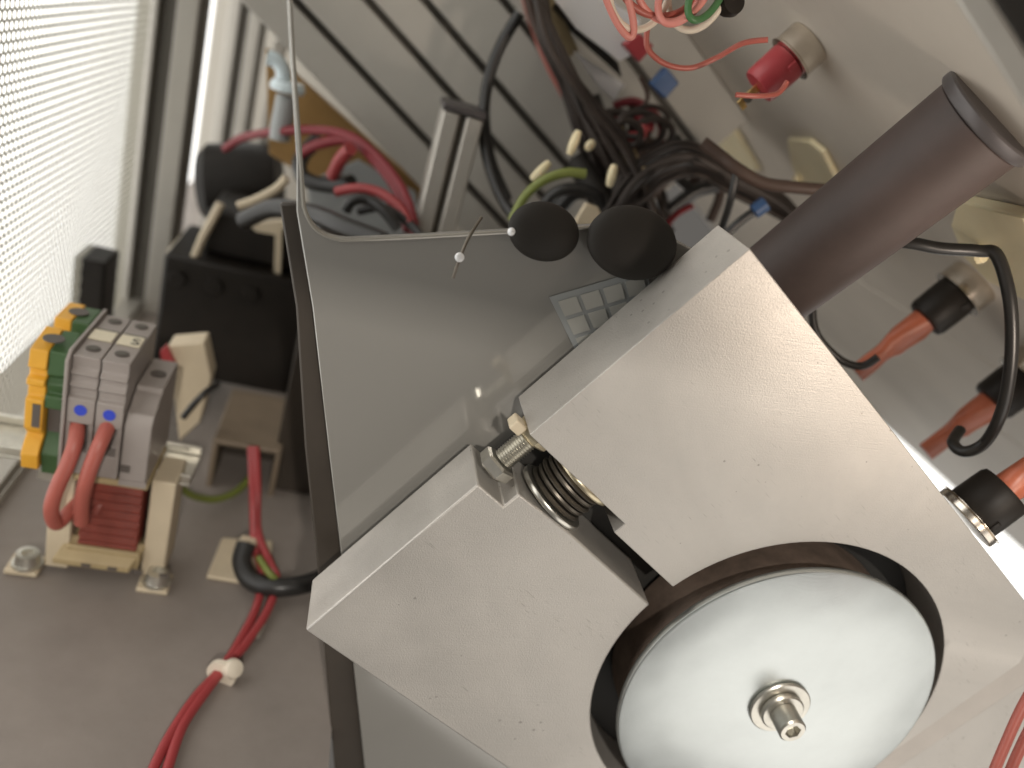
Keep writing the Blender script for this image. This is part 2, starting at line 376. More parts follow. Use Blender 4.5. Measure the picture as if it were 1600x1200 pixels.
# short profile behind the plate
t = thing('aluminium_post', 'short slotted aluminium post behind the acrylic plate top edge', 'post', 'upright aluminium posts')
yq = .56; xa, xb = P(672, 260, y=yq)[0], P(738, 260, y=yq)[0]; zt = P(715, 178, y=yq)[2]
m_ = xa + (xb - xa) * .42; n_ = xa + (xb - xa) * .58
MB().prism([V(xa, yq, ZF), V(m_, yq, ZF), V(m_, yq + .008, ZF), V(n_, yq + .008, ZF), V(n_, yq, ZF), V(xb, yq, ZF), V(xb, yq + .03, ZF), V(xa, yq + .03, ZF)], EZ * (zt - ZF)).build('extrusion', POST, t, bevel=.0015)
MB().bx(m_ + .0003, n_ - .0003, yq + .005, yq + .0078, ZF, zt - .002).build('slot_insert', SLOT, t)
MB().bx(xa - .001, xb + .001, yq - .001, yq + .031, zt + .0003, zt + .005).build('end_cap', GUN, t, bevel=.001)

# enclosure frame bar at the top right corner
fb = thing('frame_bar', 'dark frame bar with pale edge in the top right corner', 'bar')
pa, pb = P(1446, -80, t=.235), P(1650, 240, t=.235)
ax1 = nrm(pb - pa); nz = nrm(np.cross(ax1, ray(1580, 60))); nz = nz if nz @ R[:, 0] > 0 else -nz; dp = np.cross(ax1, nz)
MB().box((pa + pb) / 2 + nz * .003, (np.linalg.norm(pb - pa) + .04, .007, .008), (ax1, nz, dp)).build('pale_edge', POST, fb, bevel=.001)
MB().box((pa + pb) / 2 + nz * .0177, (np.linalg.norm(pb - pa) + .04, .022, .010), (ax1, nz, dp)).build('dark_bar', BLACKR, fb, bevel=.001)

# ================================================================== ACRYLIC PLATE
YA = Y0 + BT + .007
ap = thing('acrylic_plate', 'glossy acrylic plate, milky veil painted grey, with rounded cut-out behind the metal blocks', 'plate')
def arc(c, r, a0, a1, n, e1, e2): return [c + (e1 * math.cos(math.radians(a0 + (a1 - a0) * i / n)) + e2 * math.sin(math.radians(a0 + (a1 - a0) * i / n))) * r for i in range(n + 1)]
A = lambda px, py: P(px, py, y=YA)
def pix_bez(p0, p1, p2, n=10):
    return [((1 - t) ** 2 * p0[0] + 2 * t * (1 - t) * p1[0] + t * t * p2[0], (1 - t) ** 2 * p0[1] + 2 * t * (1 - t) * p1[1] + t * t * p2[1]) for t in [i / n for i in range(n + 1)]]
rim = [(452, -20), (459, 100), (470, 250)] + pix_bez((474, 315), (481, 372), (540, 375)) + [(640, 371), (800, 362), (1010, 350), (1240, 480)]
outer = [(1240, 900), (1300, 1300), (583, 1300), (570, 1200), (537, 900), (513, 700), (488, 480), (463, 330), (463, 250), (453, 100), (447, -20)]
plate = MB().prism([A(*q) for q in rim + outer], EY * .006).build('plate_body', ACR, ap, bevel=.0008)
MB().tube([A(*q) - EY * .0003 for q in rim[:-1]], .0008, 8, 4).build('edge_highlight', EDGE, plate)  # lighter rim paints the highlight along the plate edge
MB().prism([P(a, b, y=YA + .0085) for a, b in [(436, 318), (462, 480), (476, 700), (497, 900), (522, 1200), (528, 1300), (640, 1300), (600, 900), (560, 480), (520, 385), (478, 345), (466, 318)]], EY * .004).build('edge_shadow_strip', DUCT_SHADE, ap, bevel=.001)  # dark strip painting the plate's shadow beside its left edge
# keypad reflection painted on the plate as a pale flat grid
gl = thing('grid_reflection', 'painted keypad reflection, a pale grid of small cells on the acrylic plate', 'label')
L = lambda px, py, o: P(px, py, y=YA - o)
q = [(858, 464), (1010, 420), (1030, 520), (905, 560)]
MB().prism([L(*k, .0004) for k in q], -EY * .0003).build('reflection_sheet', KEYM, gl)
def bil(s, t_):
    a = np.array(q[0]) * (1 - s) + np.array(q[1]) * s; b = np.array(q[3]) * (1 - s) + np.array(q[2]) * s; return a * (1 - t_) + b * t_
for i in range(4):
    for j in range(3):
        s0, s1, t0_, t1 = .06 + i * .235, .06 + i * .235 + .19, .10 + j * .3, .10 + j * .3 + .24
        MB().prism([L(*bil(a, b), .0009) for a, b in ((s0, t0_), (s1, t0_), (s1, t1), (s0, t1))], -EY * .0003).build('reflection_cell', KEYC, gl)

# ================================================================== CLAMP BLOCKS
HC = (0.347, -0.087); HR = 0.090
def circ(a): return (HC[0] + HR * math.cos(math.radians(a)), HC[1] + HR * math.sin(math.radians(a)))
a_up = 180 - math.degrees(math.asin((-.081 - HC[1]) / HR))
poly = [(.1515, -.0750), (.1515, .0350), (.418, .0350), (.434, .014), (.434, -.081)]
a_r = math.degrees(math.asin((-.081 - HC[1]) / HR))
arcp = [circ(a_r + (a_up - a_r) * i / 48) for i in range(49)]
poly = [(.1515, -.0750), (.1515, .0350), (.417, .0350), (.434, .0145), (.4375, -.081)] + arcp + [(.2140, -.081), (.2140, -.0750)]
ub = MB().prism([blk(u, v) for u, v in poly], EY * BT).build('upper_clamp_block', ALU, bevel=.0009, **tags('large scratched grey metal block around the top of the disc', 'metal block'))
a0 = 180 + math.degrees(math.asin((HC[1] + .0945) / HR))
arcl = [circ(a0 + (330 - a0) * i / 40) for i in range(41)]
poly = [(.1535, -.2065), (.1535, -.1050), (.1692, -.1050), (.1692, -.0965), (.2000, -.0945)] + arcl + [(.44, -.135), (.44, -.2065)]
lb = MB().prism([blk(u, v) for u, v in poly], EY * BT).build('lower_clamp_block', ALU, bevel=.0009, **tags('smaller pale metal block left of the disc', 'metal block'))
# black sheet painting the deep shadow in the split between the blocks
pts = [(.166, -.200), (.166, .02), (.425, .02), (.425, -.200)]
MB().prism([blk(u, v, Y0 + BT + .0006) for u, v in pts], EY * .004).build('gap_shade_sheet', mat('gap_shade_dark', (0.03, 0.028, 0.025), 0.6), **tags('black sheet painting the deep shadow in the split between the blocks', 'sheet'))
# pale bar at the lower right
pts = [(.4605, .02), (.56, .02), (.56, -.12), (.4605, -.12)]
MB().prism([blk(u, v, Y0 + .012) for u, v in pts], EY * .02).build('pale_bar', ALU, bevel=.001, **tags('pale metal bar below the right end of the large block', 'bar'))
pts = [(.4385, .03), (.4600, .03), (.4600, -.14), (.4385, -.14)]
MB().prism([blk(u, v, Y0 + .006) for u, v in pts], EY * .02).build('grey_spacer', MACH, bevel=.001, **tags('darker grey spacer between the large block and pale bar', 'spacer'))

# disc with drum, washers and cap screw
nt_ = DISC.node_tree; tc_ = nt_.nodes['Texture Coordinate']; mp_ = nt_.nodes.new('ShaderNodeMapping'); mp_.inputs['Location'].default_value = tuple(-blk(HC[0], HC[1] + .001, .281))
nt_.links.new(tc_.outputs['Object'], mp_.inputs[0])
wv_ = nt_.nodes.new('ShaderNodeTexWave'); wv_.wave_type = 'RINGS'; wv_.rings_direction = 'Y'; wv_.inputs['Scale'].default_value = 420; wv_.inputs['Distortion'].default_value = 1.5; wv_.inputs['Detail'].default_value = 3
nt_.links.new(mp_.outputs[0], wv_.inputs['Vector'])
bp_ = nt_.nodes.new('ShaderNodeBump'); bp_.inputs['Strength'].default_value = 0.10; bp_.inputs['Distance'].default_value = 0.0002; nt_.links.new(wv_.outputs[0], bp_.inputs['Height'])
bw_ = nt_.nodes.new('ShaderNodeTexNoise'); bw_.inputs['Scale'].default_value = 16; nt_.links.new(tc_.outputs['Object'], bw_.inputs['Vector'])
bq_ = nt_.nodes.new('ShaderNodeBump'); bq_.inputs['Strength'].default_value = 0.35; bq_.inputs['Distance'].default_value = 0.004; nt_.links.new(bw_.outputs[0], bq_.inputs['Height']); nt_.links.new(bp_.outputs[0], bq_.inputs['Normal'])
nt_.links.new(bq_.outputs[0], nt_.nodes['Principled BSDF'].inputs['Normal'])
YD = 0.281
dk = thing('disc_pulley', 'shiny zinc-plated disc held by a central socket screw', 'disc')
DC = blk(HC[0], HC[1] + .001, YD)
DR = .0798
prof = [(.006, .0), (DR - .0012, 0), (DR - .0003, .0004), (DR, .0013), (DR, .0034), (DR - .0008, .0042), (.02, .0043)]
MB().lathe(prof, DC, EY, 128).build('disc_face', DISC, dk)
MB().lathe([(.02, .0045), (DR - .0070, .0045), (DR - .0070, .0400), (.02, .0400)], DC, EY, 128).build('drum_rim', RUST, dk)
MB().lathe([(.0, .0), (.0146, 0), (.0152, -.0006), (.0152, -.0016), (.0146, -.0021), (.0, -.0024)][1:-1], DC - EY * .0002, EY, 48).build('washer', STEEL, dk)
MB().lathe([(.0102, -.0026), (.0106, -.003), (.0106, -.0046), (.0098, -.0054)], DC, EY, 48).build('spring_washer', STEEL, dk)
sk = MB()
n = 40; ang = [2 * math.pi * k / n for k in range(n)]
e1, e2 = D1, D2
def ring(r, h): return [DC + EY * h + (e1 * math.cos(a) + e2 * math.sin(a)) * r for a in ang]
def hexr(r, h):
    o = []
    for a in ang:
        k = (math.degrees(a) % 60) - 30; o.append(DC + EY * h + (e1 * math.cos(a) + e2 * math.sin(a)) * r * math.cos(math.radians(30)) / math.cos(math.radians(k)))
    return o
rings = [ring(.0066, -.0056), ring(.0066, -.0155), ring(.0058, -.0163), hexr(.0040, -.0163), hexr(.0038, -.0118), [DC + EY * -.0116] * n]
vs = [v for r_ in rings for v in r_]
fs = [(i * n + k, i * n + (k + 1) % n, (i + 1) * n + (k + 1) % n, (i + 1) * n + k) for i in range(5) for k in range(n)]
MB().add(vs, fs).build('socket_screw', STEEL, dk)

# hex bolt and nut bridging the notch
def hexprism(o, ax, r, h, ch=.001, e=None):
    n = 6; m = MB(); return m.lathe([(r * .86, 0), (r, ch), (r, h - ch), (r * .86, h)], o, ax, 6, e=e)
BY = .303
bo = P(776, 727, y=BY); bu, bv = bo @ D1, bo @ D2
hb = thing('hex_bolt', 'hex-head bolt threaded across the notch between the two blocks', 'bolt')
bh = blk(bu, bv - .003, BY)
hexprism(bh, D2, .0085, .0062, e=EY).build('bolt_head', STEEL, hb)
sh = MB()
prof = []
for i in range(15): prof += [(.0041, .0064 + i * .00125), (.0050, .0064 + i * .00125 + .0006)]
sh.lathe(prof, bh, D2, 24).build('threaded_shank', STEEL, hb)
hexprism(bh + D2 * .0215, D2, .0084, .0050, e=EY).build('lock_nut', YZINC, hb)
MB().box(bh + D2 * .0225 - EY * .002 - D1 * .0095, (.006, .008, .005), (D1, EY, D2)).build('nut_tab', CREAM, hb, bevel=.0008)
# spring washers stack
sw = thing('spring_washer_stack', 'two flat steel rings with dark coiled spring washers in the split', 'washers')
SY = .3065; su = .1905
o = blk(su, -.0945, SY)
MB().lathe([(.0085, .0003), (.0172, .0003), (.0175, .0008), (.0175, .0021), (.0172, .0026), (.0085, .0026)], o, D2, 56).build('flat_ring', STEEL, sw)
MB().lathe([(.0085, .0175), (.0172, .0175), (.0175, .0180), (.0175, .0193), (.0172, .0198), (.0085, .0198)], o, D2, 56).build('flat_ring', YZINC, sw)
for i in range(5):
    h = .0031 + i * .0029
    MB().lathe([(.008, h), (.0145 - .0006 * (i % 2), h + .0002), (.0150 - .0006 * (i % 2), h + .0011), (.0140, h + .0021), (.008, h + .0022)], o, D2, 48).build('spring_washer', SPRING, sw)
MB().lathe([(.0075, .0), (.0075, .0198)], o, D2, 24).build('pin', SPRING, sw)

# ================================================================== BLACK TUBE
tb = thing('black_tube', 'thick brown-black tube with flanged end above the large block', 'tube')
p0, p1 = P(1150, 492, t=.425), P(1533, 192, t=.335)
ax = nrm(p1 - p0); Lt = np.linalg.norm(p1 - p0)
MB().lathe([(.018, 0), (.0212, .0004), (.0218, Lt - .0005), (.0212, Lt)], p0, ax, 64).build('tube_body', TUBE, tb)
MB().lathe([(.018, Lt + .0001), (.0232, Lt + .0004), (.0238, Lt + .0012), (.0238, Lt + .0050), (.0230, Lt + .0058), (.012, Lt + .0060)], p0, ax, 64).build('flange', GUN, tb)

# ================================================================== CONNECTORS on the sloping panel
def connector(px, py, label, body=None, shrink=True, s=1.0, tab=False, blackbody=True, o=None, ax=None, nutr=.0115, nuth=.0095, gk=1.0):
    t = thing('round_connector', label, 'connector', 'round panel connectors')
    if o is None: o = PP(px, py)
    if ax is None: ax = -D2
    nut = MB().lathe([(nutr * .8, .0002), (nutr * .97, .0002), (nutr, .0008), (nutr, nuth - .0008), (nutr * .95, nuth), (nutr * .7, nuth)], o, ax, 40).build('nut', CHROME, t)
    MB().lathe([(nutr * .85, nuth * .98), (nutr * 1.06, nuth * 1.0), (nutr * 1.06, nuth * 1.05), (nutr * .8, nuth * 1.08)], o, ax, 40).build('lock_ring', CHROME, t)
    b0 = nuth * 1.1
    bm_ = BLACKP if blackbody else CRIMSON
    MB().lathe([(nutr * .5, b0), (nutr * .80, b0), (nutr * .84, b0 + .001), (nutr * .82, b0 + .012 * s * gk), (nutr * .76, b0 + .0135 * s * gk), (nutr * .4, b0 + .0138 * s * gk)], o, ax, 36).build('body', bm_, t)
    MB().box(o + ax * (b0 + .003) + EY * -nutr * .8, (.003, .003, .005), (np.cross(ax, EY), EY, ax)).build('key', bm_, t, bevel=.0005)
    b1 = b0 + .0139 * s * gk
    if shrink:
        side = nrm(np.cross(ax, EY))
        prof = [(.0056, 0, .95), (.0062, .004, .85), (.0062, .010, .62), (.0058, .014, .55), (.0045, .0165, .7), (.0040, .019, .8), (.0046, .024, .62), (.0048, .030, .55)]
        vs = []; N = 28
        for r_, h, fl in prof:
            for k in range(N):
                a = 2 * math.pi * k / N
                vs.append(o + ax * (b1 + h * s * gk) + (side * math.cos(a) + EY * math.sin(a) * fl) * r_ * gk * (1 + .05 * math.sin(3 * a + h * 700)))
        m = len(prof)
        fs = [(i * N + k, i * N + (k + 1) % N, (i + 1) * N + (k + 1) % N, (i + 1) * N + k) for i in range(m - 1) for k in range(N)]
        fs += [tuple(range(N)), tuple(range((m - 1) * N, m * N))]
        MB().add(vs, fs).build('heat_shrink', SHRINK, t)
    if tab:
        side = nrm(np.cross(ax, EY))
        tp = MB().box(o + ax * (b1 + .005), (.0042, .0010, .0105), (side, EY, ax)).build('solder_tab', GOLD, t, bevel=.0004)
        MB().lathe([(.0012, .0003), (.0022, .0003), (.0022, .0012), (.0012, .0012)], o + ax * (b1 + .0075) - EY * .0019, -EY, 20).build('tab_eye', SLOT, tp)
        MB().box(o + ax * (b1 + .0112) + side * .0008 - EY * .0006, (.0055, .0016, .003), (side, EY, ax)).build('tab_fork', GOLD, tp, bevel=.0003)
    return t, o, b1
connector(1266, 64, 'crimson connector with gold solder tab and nickel nut, near the top', shrink=False, tab=True, blackbody=False, nutr=.0126, nuth=.0125, s=1.45)
connector(1524, 438, 'black connector with red heat-shrink beside the black tube', nutr=.0155, nuth=.012, s=1.15, gk=1.4)
connector(1626, 572, 'black connector with long red heat-shrink cut by the right frame edge', nutr=.0165, nuth=.012, s=1.05, gk=1.5)
q4 = P(1514, 806, y=.306)
o4 = blk(q4 @ D1, .0375, .306)
connector(0, 0, 'large black connector with gold strip on the edge of the large block', o=o4, ax=D2, nutr=.0165, nuth=.0042, s=1.05, gk=1.35)
gs = blk(.330, .0375 + .022, .297)
MB().box(o4 + D2 * .0215 + D1 * .0045 - EY * .0092, (.0105, .001, .0035), (D1, EY, D2)).build('gold_strip', GOLD, bpy.data.objects['round_connector.003'], bevel=.0003)

# ---- wires around the connectors
wire('black_cable', [(1268, 470, .40), (1275, 520, .395), (1310, 560, .39), (1345, 572, .385), (1372, 558, .382)], .0022, BLACKW, 'thin black cable entering the heat-shrink beside the tube', 'cable')
wire('black_cable', [(1350, 372, .36), (1420, 379, .35), (1470, 388, .345), (1530, 392, .34), (1558, 400, .335), (1578, 470, .325), (1580, 560, .32), (1566, 640, .32), (1540, 690, .325), (1508, 706, .33), (1489, 692, .34), (1500, 672, .35)], .0029, BLACKW, 'thick black cable looping down the right side', 'cable')
wire('red_wire', [(1012, 40, .40), (1012, 75, .40), (1040, 100, .40), (1080, 106, .40), (1120, 90, .40), (1160, 68, .395), (1200, 62, .39)], .0013, ORR, 'thin red wire running from the wire coil to the crimson connector')
wire('red_wire', [(1150, 148, .375), (1185, 150, .375), (1215, 146, .378), (1230, 128, .38)], .0012, ORR, 'short red wire curling under the crimson connector')
# cream cable mounts on the panel
def mount(poly, knob, label, th=.004, m=CREAMT):
    t = thing('cable_mount', label, 'cable mount', 'cream cable mounts')
    MB().prism([PP(*k, .0006) for k in poly], -D2 * th).build('base', m, t, bevel=.0012)
    for k in knob:
        c = PP(k[0], k[1], th + .003)
        MB().lathe([(.0, -.003), (.0028 * k[2], -.0025), (.0036 * k[2], 0), (.003 * k[2], .0022), (.001, .003)][1:], c, nrm(V(.4, -1, .3)), 16).build('tie_head', m, t)
    return t
mount([(1090, 170), (1120, 160), (1150, 195), (1190, 262), (1165, 270), (1120, 248)], [(1097, 205, 1)], 'blurred cream cable mount left of the wire junction')
mount([(1236, 213), (1270, 214), (1293, 232), (1322, 292), (1300, 300), (1252, 280), (1242, 250)], [(1246, 280, 1)], 'cream cable mount touching the upper side of the black tube')
mount([(1512, 302), (1620, 325), (1640, 470), (1560, 430), (1518, 388), (1500, 340)], [(1532, 396, 1.5)], 'large cream cable mount right of the black tube', th=.006)
wire('brown_cable', [(1098, 222, .47), (1128, 245, .465), (1150, 262, .46), (1190, 285, .455), (1235, 292, .45), (1300, 298, .445)], .0036, BROWNW, 'dark brown cable tied along the cream mounts', 'cable')
wire('brown_cable', [(1152, 262, .47), (1142, 310, .47), (1130, 350, .48), (1118, 380, .49)], .0024, BLACKW, 'black wire dropping from the tied brown cable', 'cable')
wire('black_cable', [(1128, 372, .47), (1158, 345, .47), (1182, 328, .47)], .0026, BLACKW, 'short black wire ending in a blue crimp', 'cable')
MB().tube([P(1178, 331, y=.466), P(1196, 318, y=.466)], .0046, 16, 2).build('blue_crimp', BLUE, **tags('blue crimp sleeve above the tip of the large block', 'crimp'))
wire('brown_wire', [(1290, 298, .45), (1285, 315, .45), (1276, 335, .45)], .0028, BROWNW, 'short brown wire end behind the black tube')

# ================================================================== CENTRE LOOM
LS = 1.22
def lwire(name, pts, r, m, label, cat='wire', group=None):
    return wire(name, [(a, b, c * LS) for a, b, c in pts], r * LS * .78, m, label, cat, group)
def lslab(name, pix, y, th, m, label, cat): return slab(name, pix, y * LS, th * LS, m, label, cat)
lwire('brown_cable', [(822, -20, .52), (838, 40, .52), (866, 100, .51), (892, 150, .50), (925, 215, .48), (955, 262, .47), (985, 300, .47)], .0042, BROWNW, 'thick brown cable running down the middle of the loom', 'cable')
lwire('black_cable', [(840, -20, .53), (862, 60, .53), (900, 130, .52), (935, 210, .51), (975, 280, .50)], .0034, BLACKW, 'black cable beside the thick brown cable', 'cable')
lwire('red_wire', [(815, -20, .54), (830, 35, .54), (855, 100, .53), (890, 165, .52), (930, 230, .50), (960, 290, .49)], .0022, ORR, 'rust-red wire along the thick brown cable')
lwire('black_cable', [(812, 20, .48), (778, 80, .48), (760, 140, .48), (756, 210, .47), (768, 270, .46), (790, 320, .45), (815, 350, .44)], .0040, BLACKW, 'heavy black cable arcing left of the loom', 'cable')
lwire('black_cable', [(800, 40, .50), (768, 110, .50), (760, 180, .49), (770, 250, .48), (795, 310, .46)], .0026, BLACKW, 'thin black cable inside the heavy arc', 'cable')
lwire('green_wire', [(800, 345, .40), (820, 308, .40), (850, 282, .40), (885, 270, .40), (915, 272, .40)], .0030, GYW, 'green-yellow earth wire curving over the black bumpers')
lwire('dark_red_wire', [(950, 195, .47), (975, 182, .46), (1005, 185, .455), (1015, 200, .45), (995, 212, .45)], .0032, REDD, 'dark red wire loop below the blue square')
lwire('red_wire', [(985, 213, .445), (1000, 212, .44), (1008, 196, .44)], .0036, RED, 'bright red wire stub below the blue square')
lwire('dark_red_wire', [(1080, 322, .46), (1058, 334, .45), (1042, 352, .44), (1038, 375, .43)], .0024, REDD, 'dark red wire end beside the tip of the large block')
lwire('black_cable', [(900, 250, .46), (925, 290, .45), (955, 335, .44), (990, 360, .43)], .0085, BLACKR, 'thick black cable trunk dropping behind the green wire', 'cable')
lwire('black_cable', [(1000, 320, .47), (1040, 280, .47), (1090, 245, .47)], .0048, BROWNW, 'thick brown cable sloping up to the cream mount', 'cable')
lwire('black_cable', [(1045, 330, .48), (1085, 300, .48), (1120, 290, .48)], .0052, BLACKW, 'black cable stub left of the blue crimp', 'cable')
lwire('tan_wire', [(1000, 120, .46), (1012, 150, .46), (1000, 175, .46), (985, 190, .46)], .0016, BROWNW, 'thin tan wire between the blue square and loom')
# tape wraps and pieces
def slab(name, pix, y, th, m, label, cat, bevel=.001):
    return MB().prism([P(a, b, y=y) for a, b in pix], EY * th).build(name, m, bevel=bevel, **tags(label, cat))
lslab('tape_wrap', [(832, -10), (862, -10), (905, 78), (888, 92), (860, 75)], .49, .006, BOBBIN, 'olive tape wrap on the cables left of the white sheet', 'tape')
lslab('tape_wrap', [(952, 205), (972, 195), (1014, 272), (1010, 284), (985, 262)], .45, .006, BOBBIN, 'tan tape wrap below the dark red loop', 'tape')
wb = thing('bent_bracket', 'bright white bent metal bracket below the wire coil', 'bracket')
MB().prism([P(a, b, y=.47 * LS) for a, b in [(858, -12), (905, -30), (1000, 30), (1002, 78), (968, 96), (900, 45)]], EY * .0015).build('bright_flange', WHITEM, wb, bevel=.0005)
MB().prism([P(868, 4, y=.472 * LS), P(966, 98, y=.472 * LS), P(972, 122, y=.50 * LS), P(860, 20, y=.50 * LS)], EY * .002).build('shadowed_web', BLACKR, wb)  # the web's shade is put into a black material
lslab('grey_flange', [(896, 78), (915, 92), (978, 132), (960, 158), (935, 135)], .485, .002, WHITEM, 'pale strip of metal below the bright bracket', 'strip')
lslab('red_square_connector', [(975, 70), (1000, 52), (1022, 72), (1000, 98)], .455, .008, CRIMSON, 'dark red square plug above the blue square', 'plug')
lslab('blue_square_connector', [(1018, 133), (1042, 106), (1062, 130), (1040, 155)], .45, .008, BLUE, 'blue square plug at the top of the loom', 'plug')
for i, (a, b, c, d, y, lb_) in enumerate([(890, 240, 904, 205, .41, 'upper ferrule above the green wire, pale painted glint'), (952, 290, 960, 258, .40, 'ferrule right of the thick black cable trunk, pale painted glint'), (832, 280, 858, 254, .41, 'tilted ferrule at the left end of the green wire, pale painted glint'),
                                     (918, 232, 926, 222, .42, 'tiny ferrule beside the upper one, pale painted glint'), (1012, 368, 1022, 340, .42, 'ferrule above the large block edge, pale painted glint')]):
    MB().tube([P(a, b, y=y * LS), P((a + c) / 2, (b + d) / 2, y=y * LS - .002), P(c, d, y=y * LS)], lambda s: .0026 * (.55 + .9 * math.sin(math.pi * (.12 + .76 * s)) * .6), 14, 5).build('glint_ferrule', CREAMT, **tags(lb_, 'ferrule', 'pale painted glints'))  # bright highlights painted as pale ferrule shapes
lslab('cream_tag', [(895, 352), (916, 318), (936, 325), (946, 352)], .405, .004, CREAM, 'cream plastic tag between the two black bumpers', 'tag')

for i, (pts, r, m, lb_) in enumerate([
    ([(930, 150, .52), (950, 200, .51), (985, 240, .50), (1040, 262, .49), (1085, 300, .48)], .0040, BLACKW, 'black cable crossing under the blue square'),
    ([(985, 160, .50), (1010, 200, .50), (1000, 250, .49), (960, 300, .48), (930, 340, .47)], .0036, BROWNW, 'brown cable crossing the tape wrap'),
    ([(870, 330, .46), (900, 300, .46), (945, 310, .46), (990, 345, .45), (1050, 370, .44)], .0060, BLACKW, 'black cable running behind the bumpers'),
    ([(920, 260, .50), (965, 235, .50), (1020, 225, .50), (1060, 240, .49)], .0046, BROWNW, 'brown cable across the dark red loop'),
    ([(960, 330, .47), (1000, 300, .48), (1030, 250, .49), (1060, 215, .50)], .0034, BLACKW, 'thin black cable rising behind the tape'),
    ([(840, 345, .44), (858, 310, .44), (890, 295, .44), (930, 305, .44), (950, 345, .44)], .0042, BLACKW, 'black cable bow under the green wire'),
    ([(1075, 290, .49), (1100, 275, .49), (1125, 300, .49), (1110, 345, .49)], .0040, BROWNW, 'brown cable hook left of the blue crimp'),
    ([(960, 165, .49), (990, 158, .485), (1020, 175, .48), (1035, 205, .48), (1020, 240, .48)], .0030, REDD, 'dark red wire beside the dark red loop')]):
    lwire('black_cable' if m is BLACKW else ('dark_red_wire' if m is REDD else 'brown_cable'), pts, r, m, lb_, 'cable')
# far wire tangle, too thin and dense to count
tg = MB(); rg = random.Random(3)
J = lambda p, d: p + rg.uniform(-d, d)
for k in range(20):      # main bundle coming down from the top
    o_ = rg.uniform(-1, 1); y = rg.uniform(.52, .63)
    pts = [(J(838, 14), -30), (J(862, 14), 70), (905 + 22 * o_, J(150, 12)), (950 + 45 * o_, J(225, 16)), (985 + 60 * o_, J(290, 16)), (1000 + 60 * o_, 350), (1010 + 40 * o_, 440)]
    tg.tube([P(a, b, y=y - .02 * n_ / 6 + rg.uniform(-.004, .004)) for n_, (a, b) in enumerate(pts)], rg.uniform(.0014, .0030), 8, 6)
for k in range(14):      # branch running right behind the tube
    o_ = rg.uniform(-1, 1); y = rg.uniform(.50, .60)
    pts = [(960, 440), (J(955, 20), J(350, 14)), (985 + 20 * o_, 300 + 20 * o_), (1030 + 14 * o_, 262 + 26 * o_), (1085 + 10 * o_, 250 + 30 * o_), (1150, 285 + 26 * o_), (1230, 330 + 20 * o_), (1290, 400)]
    tg.tube([P(a, b, y=y + rg.uniform(-.004, .004)) for a, b in pts], rg.uniform(.0014, .0028), 8, 6)
for k in range(8):       # short loops in the middle
    c = (J(985, 40), J(215, 30)); r_ = rg.uniform(18, 40); a0_ = rg.uniform(0, 6); y = rg.uniform(.50, .56)
    tg.tube([P(c[0] + r_ * math.cos(a0_ + q_), c[1] + r_ * .75 * math.sin(a0_ + q_), y=y + .004 * q_) for q_ in np.linspace(0, 5.6, 9)], rg.uniform(.0013, .0024), 8, 5)
tg.build('wire_tangle', mat('dark_wire_mix', (0.035, 0.025, 0.02), 0.55, noise=0.5, nscale=30), kind='stuff', label='dense dark tangle of thin brown wires behind the loom', category='wires')

# black round bumpers at the plate top edge
def bumper(px, py, y, r, fl, vs, label, ax=nrm(V(.1, -1, .25))):
    o = P(px, py, y=y)
    prof = [(r * math.sin(math.radians(a)), -r * fl * math.cos(math.radians(a))) for a in range(4, 177, 8)]
    MB().lathe(prof, o, -ax, 48, sx=vs, e=EX).build('rubber_bumper', BLACKR, **tags(label, 'bumper', 'black round rubber bumpers'))
bumper(850, 362, .3245, .0150, .40, .78, 'smaller black round bumper above the grid reflection')
bumper(988, 380, .3232, .0200, .36, .74, 'larger black round bumper behind the tip of the large block')
wire('bare_wire', [(708, 434, .315), (718, 405, .315), (732, 372, .32), (752, 340, .33)], .0007, SPRING, 'short bare wire end hanging over the plate edge')
MB().lathe([(.0006, -.0016), (.0016, -.0011), (.0019, 0), (.0016, .0011), (.0006, .0016)], P(718, 402, y=.312), nrm(V(.2, -1, .3)), 20).build('glint_bead', WHITEM, **tags('tiny white bead painting a glint on the bare wire end', 'bead'))  # white bead stands in for a bright glint
MB().lathe([(.0005, -.0015), (.0012, -.001), (.0016, 0), (.0012, .001), (.0005, .0015)], P(799, 362, y=.312), nrm(V(.2, -1, .3)), 20).build('glint_bead', WHITEM, **tags('white bead painting a glint on the left rim of the smaller black bumper', 'bead'))  # glint on the bumper rim, painted as a white bead
MB().tube([P(820, 326, y=.40), P(838, 350, y=.40)], .0042, 14, 3).build('glint_sleeve', WHITEM, **tags('white sleeve painting a bright glint above the smaller black bumper', 'sleeve'))  # bright light spot painted as a white sleeve

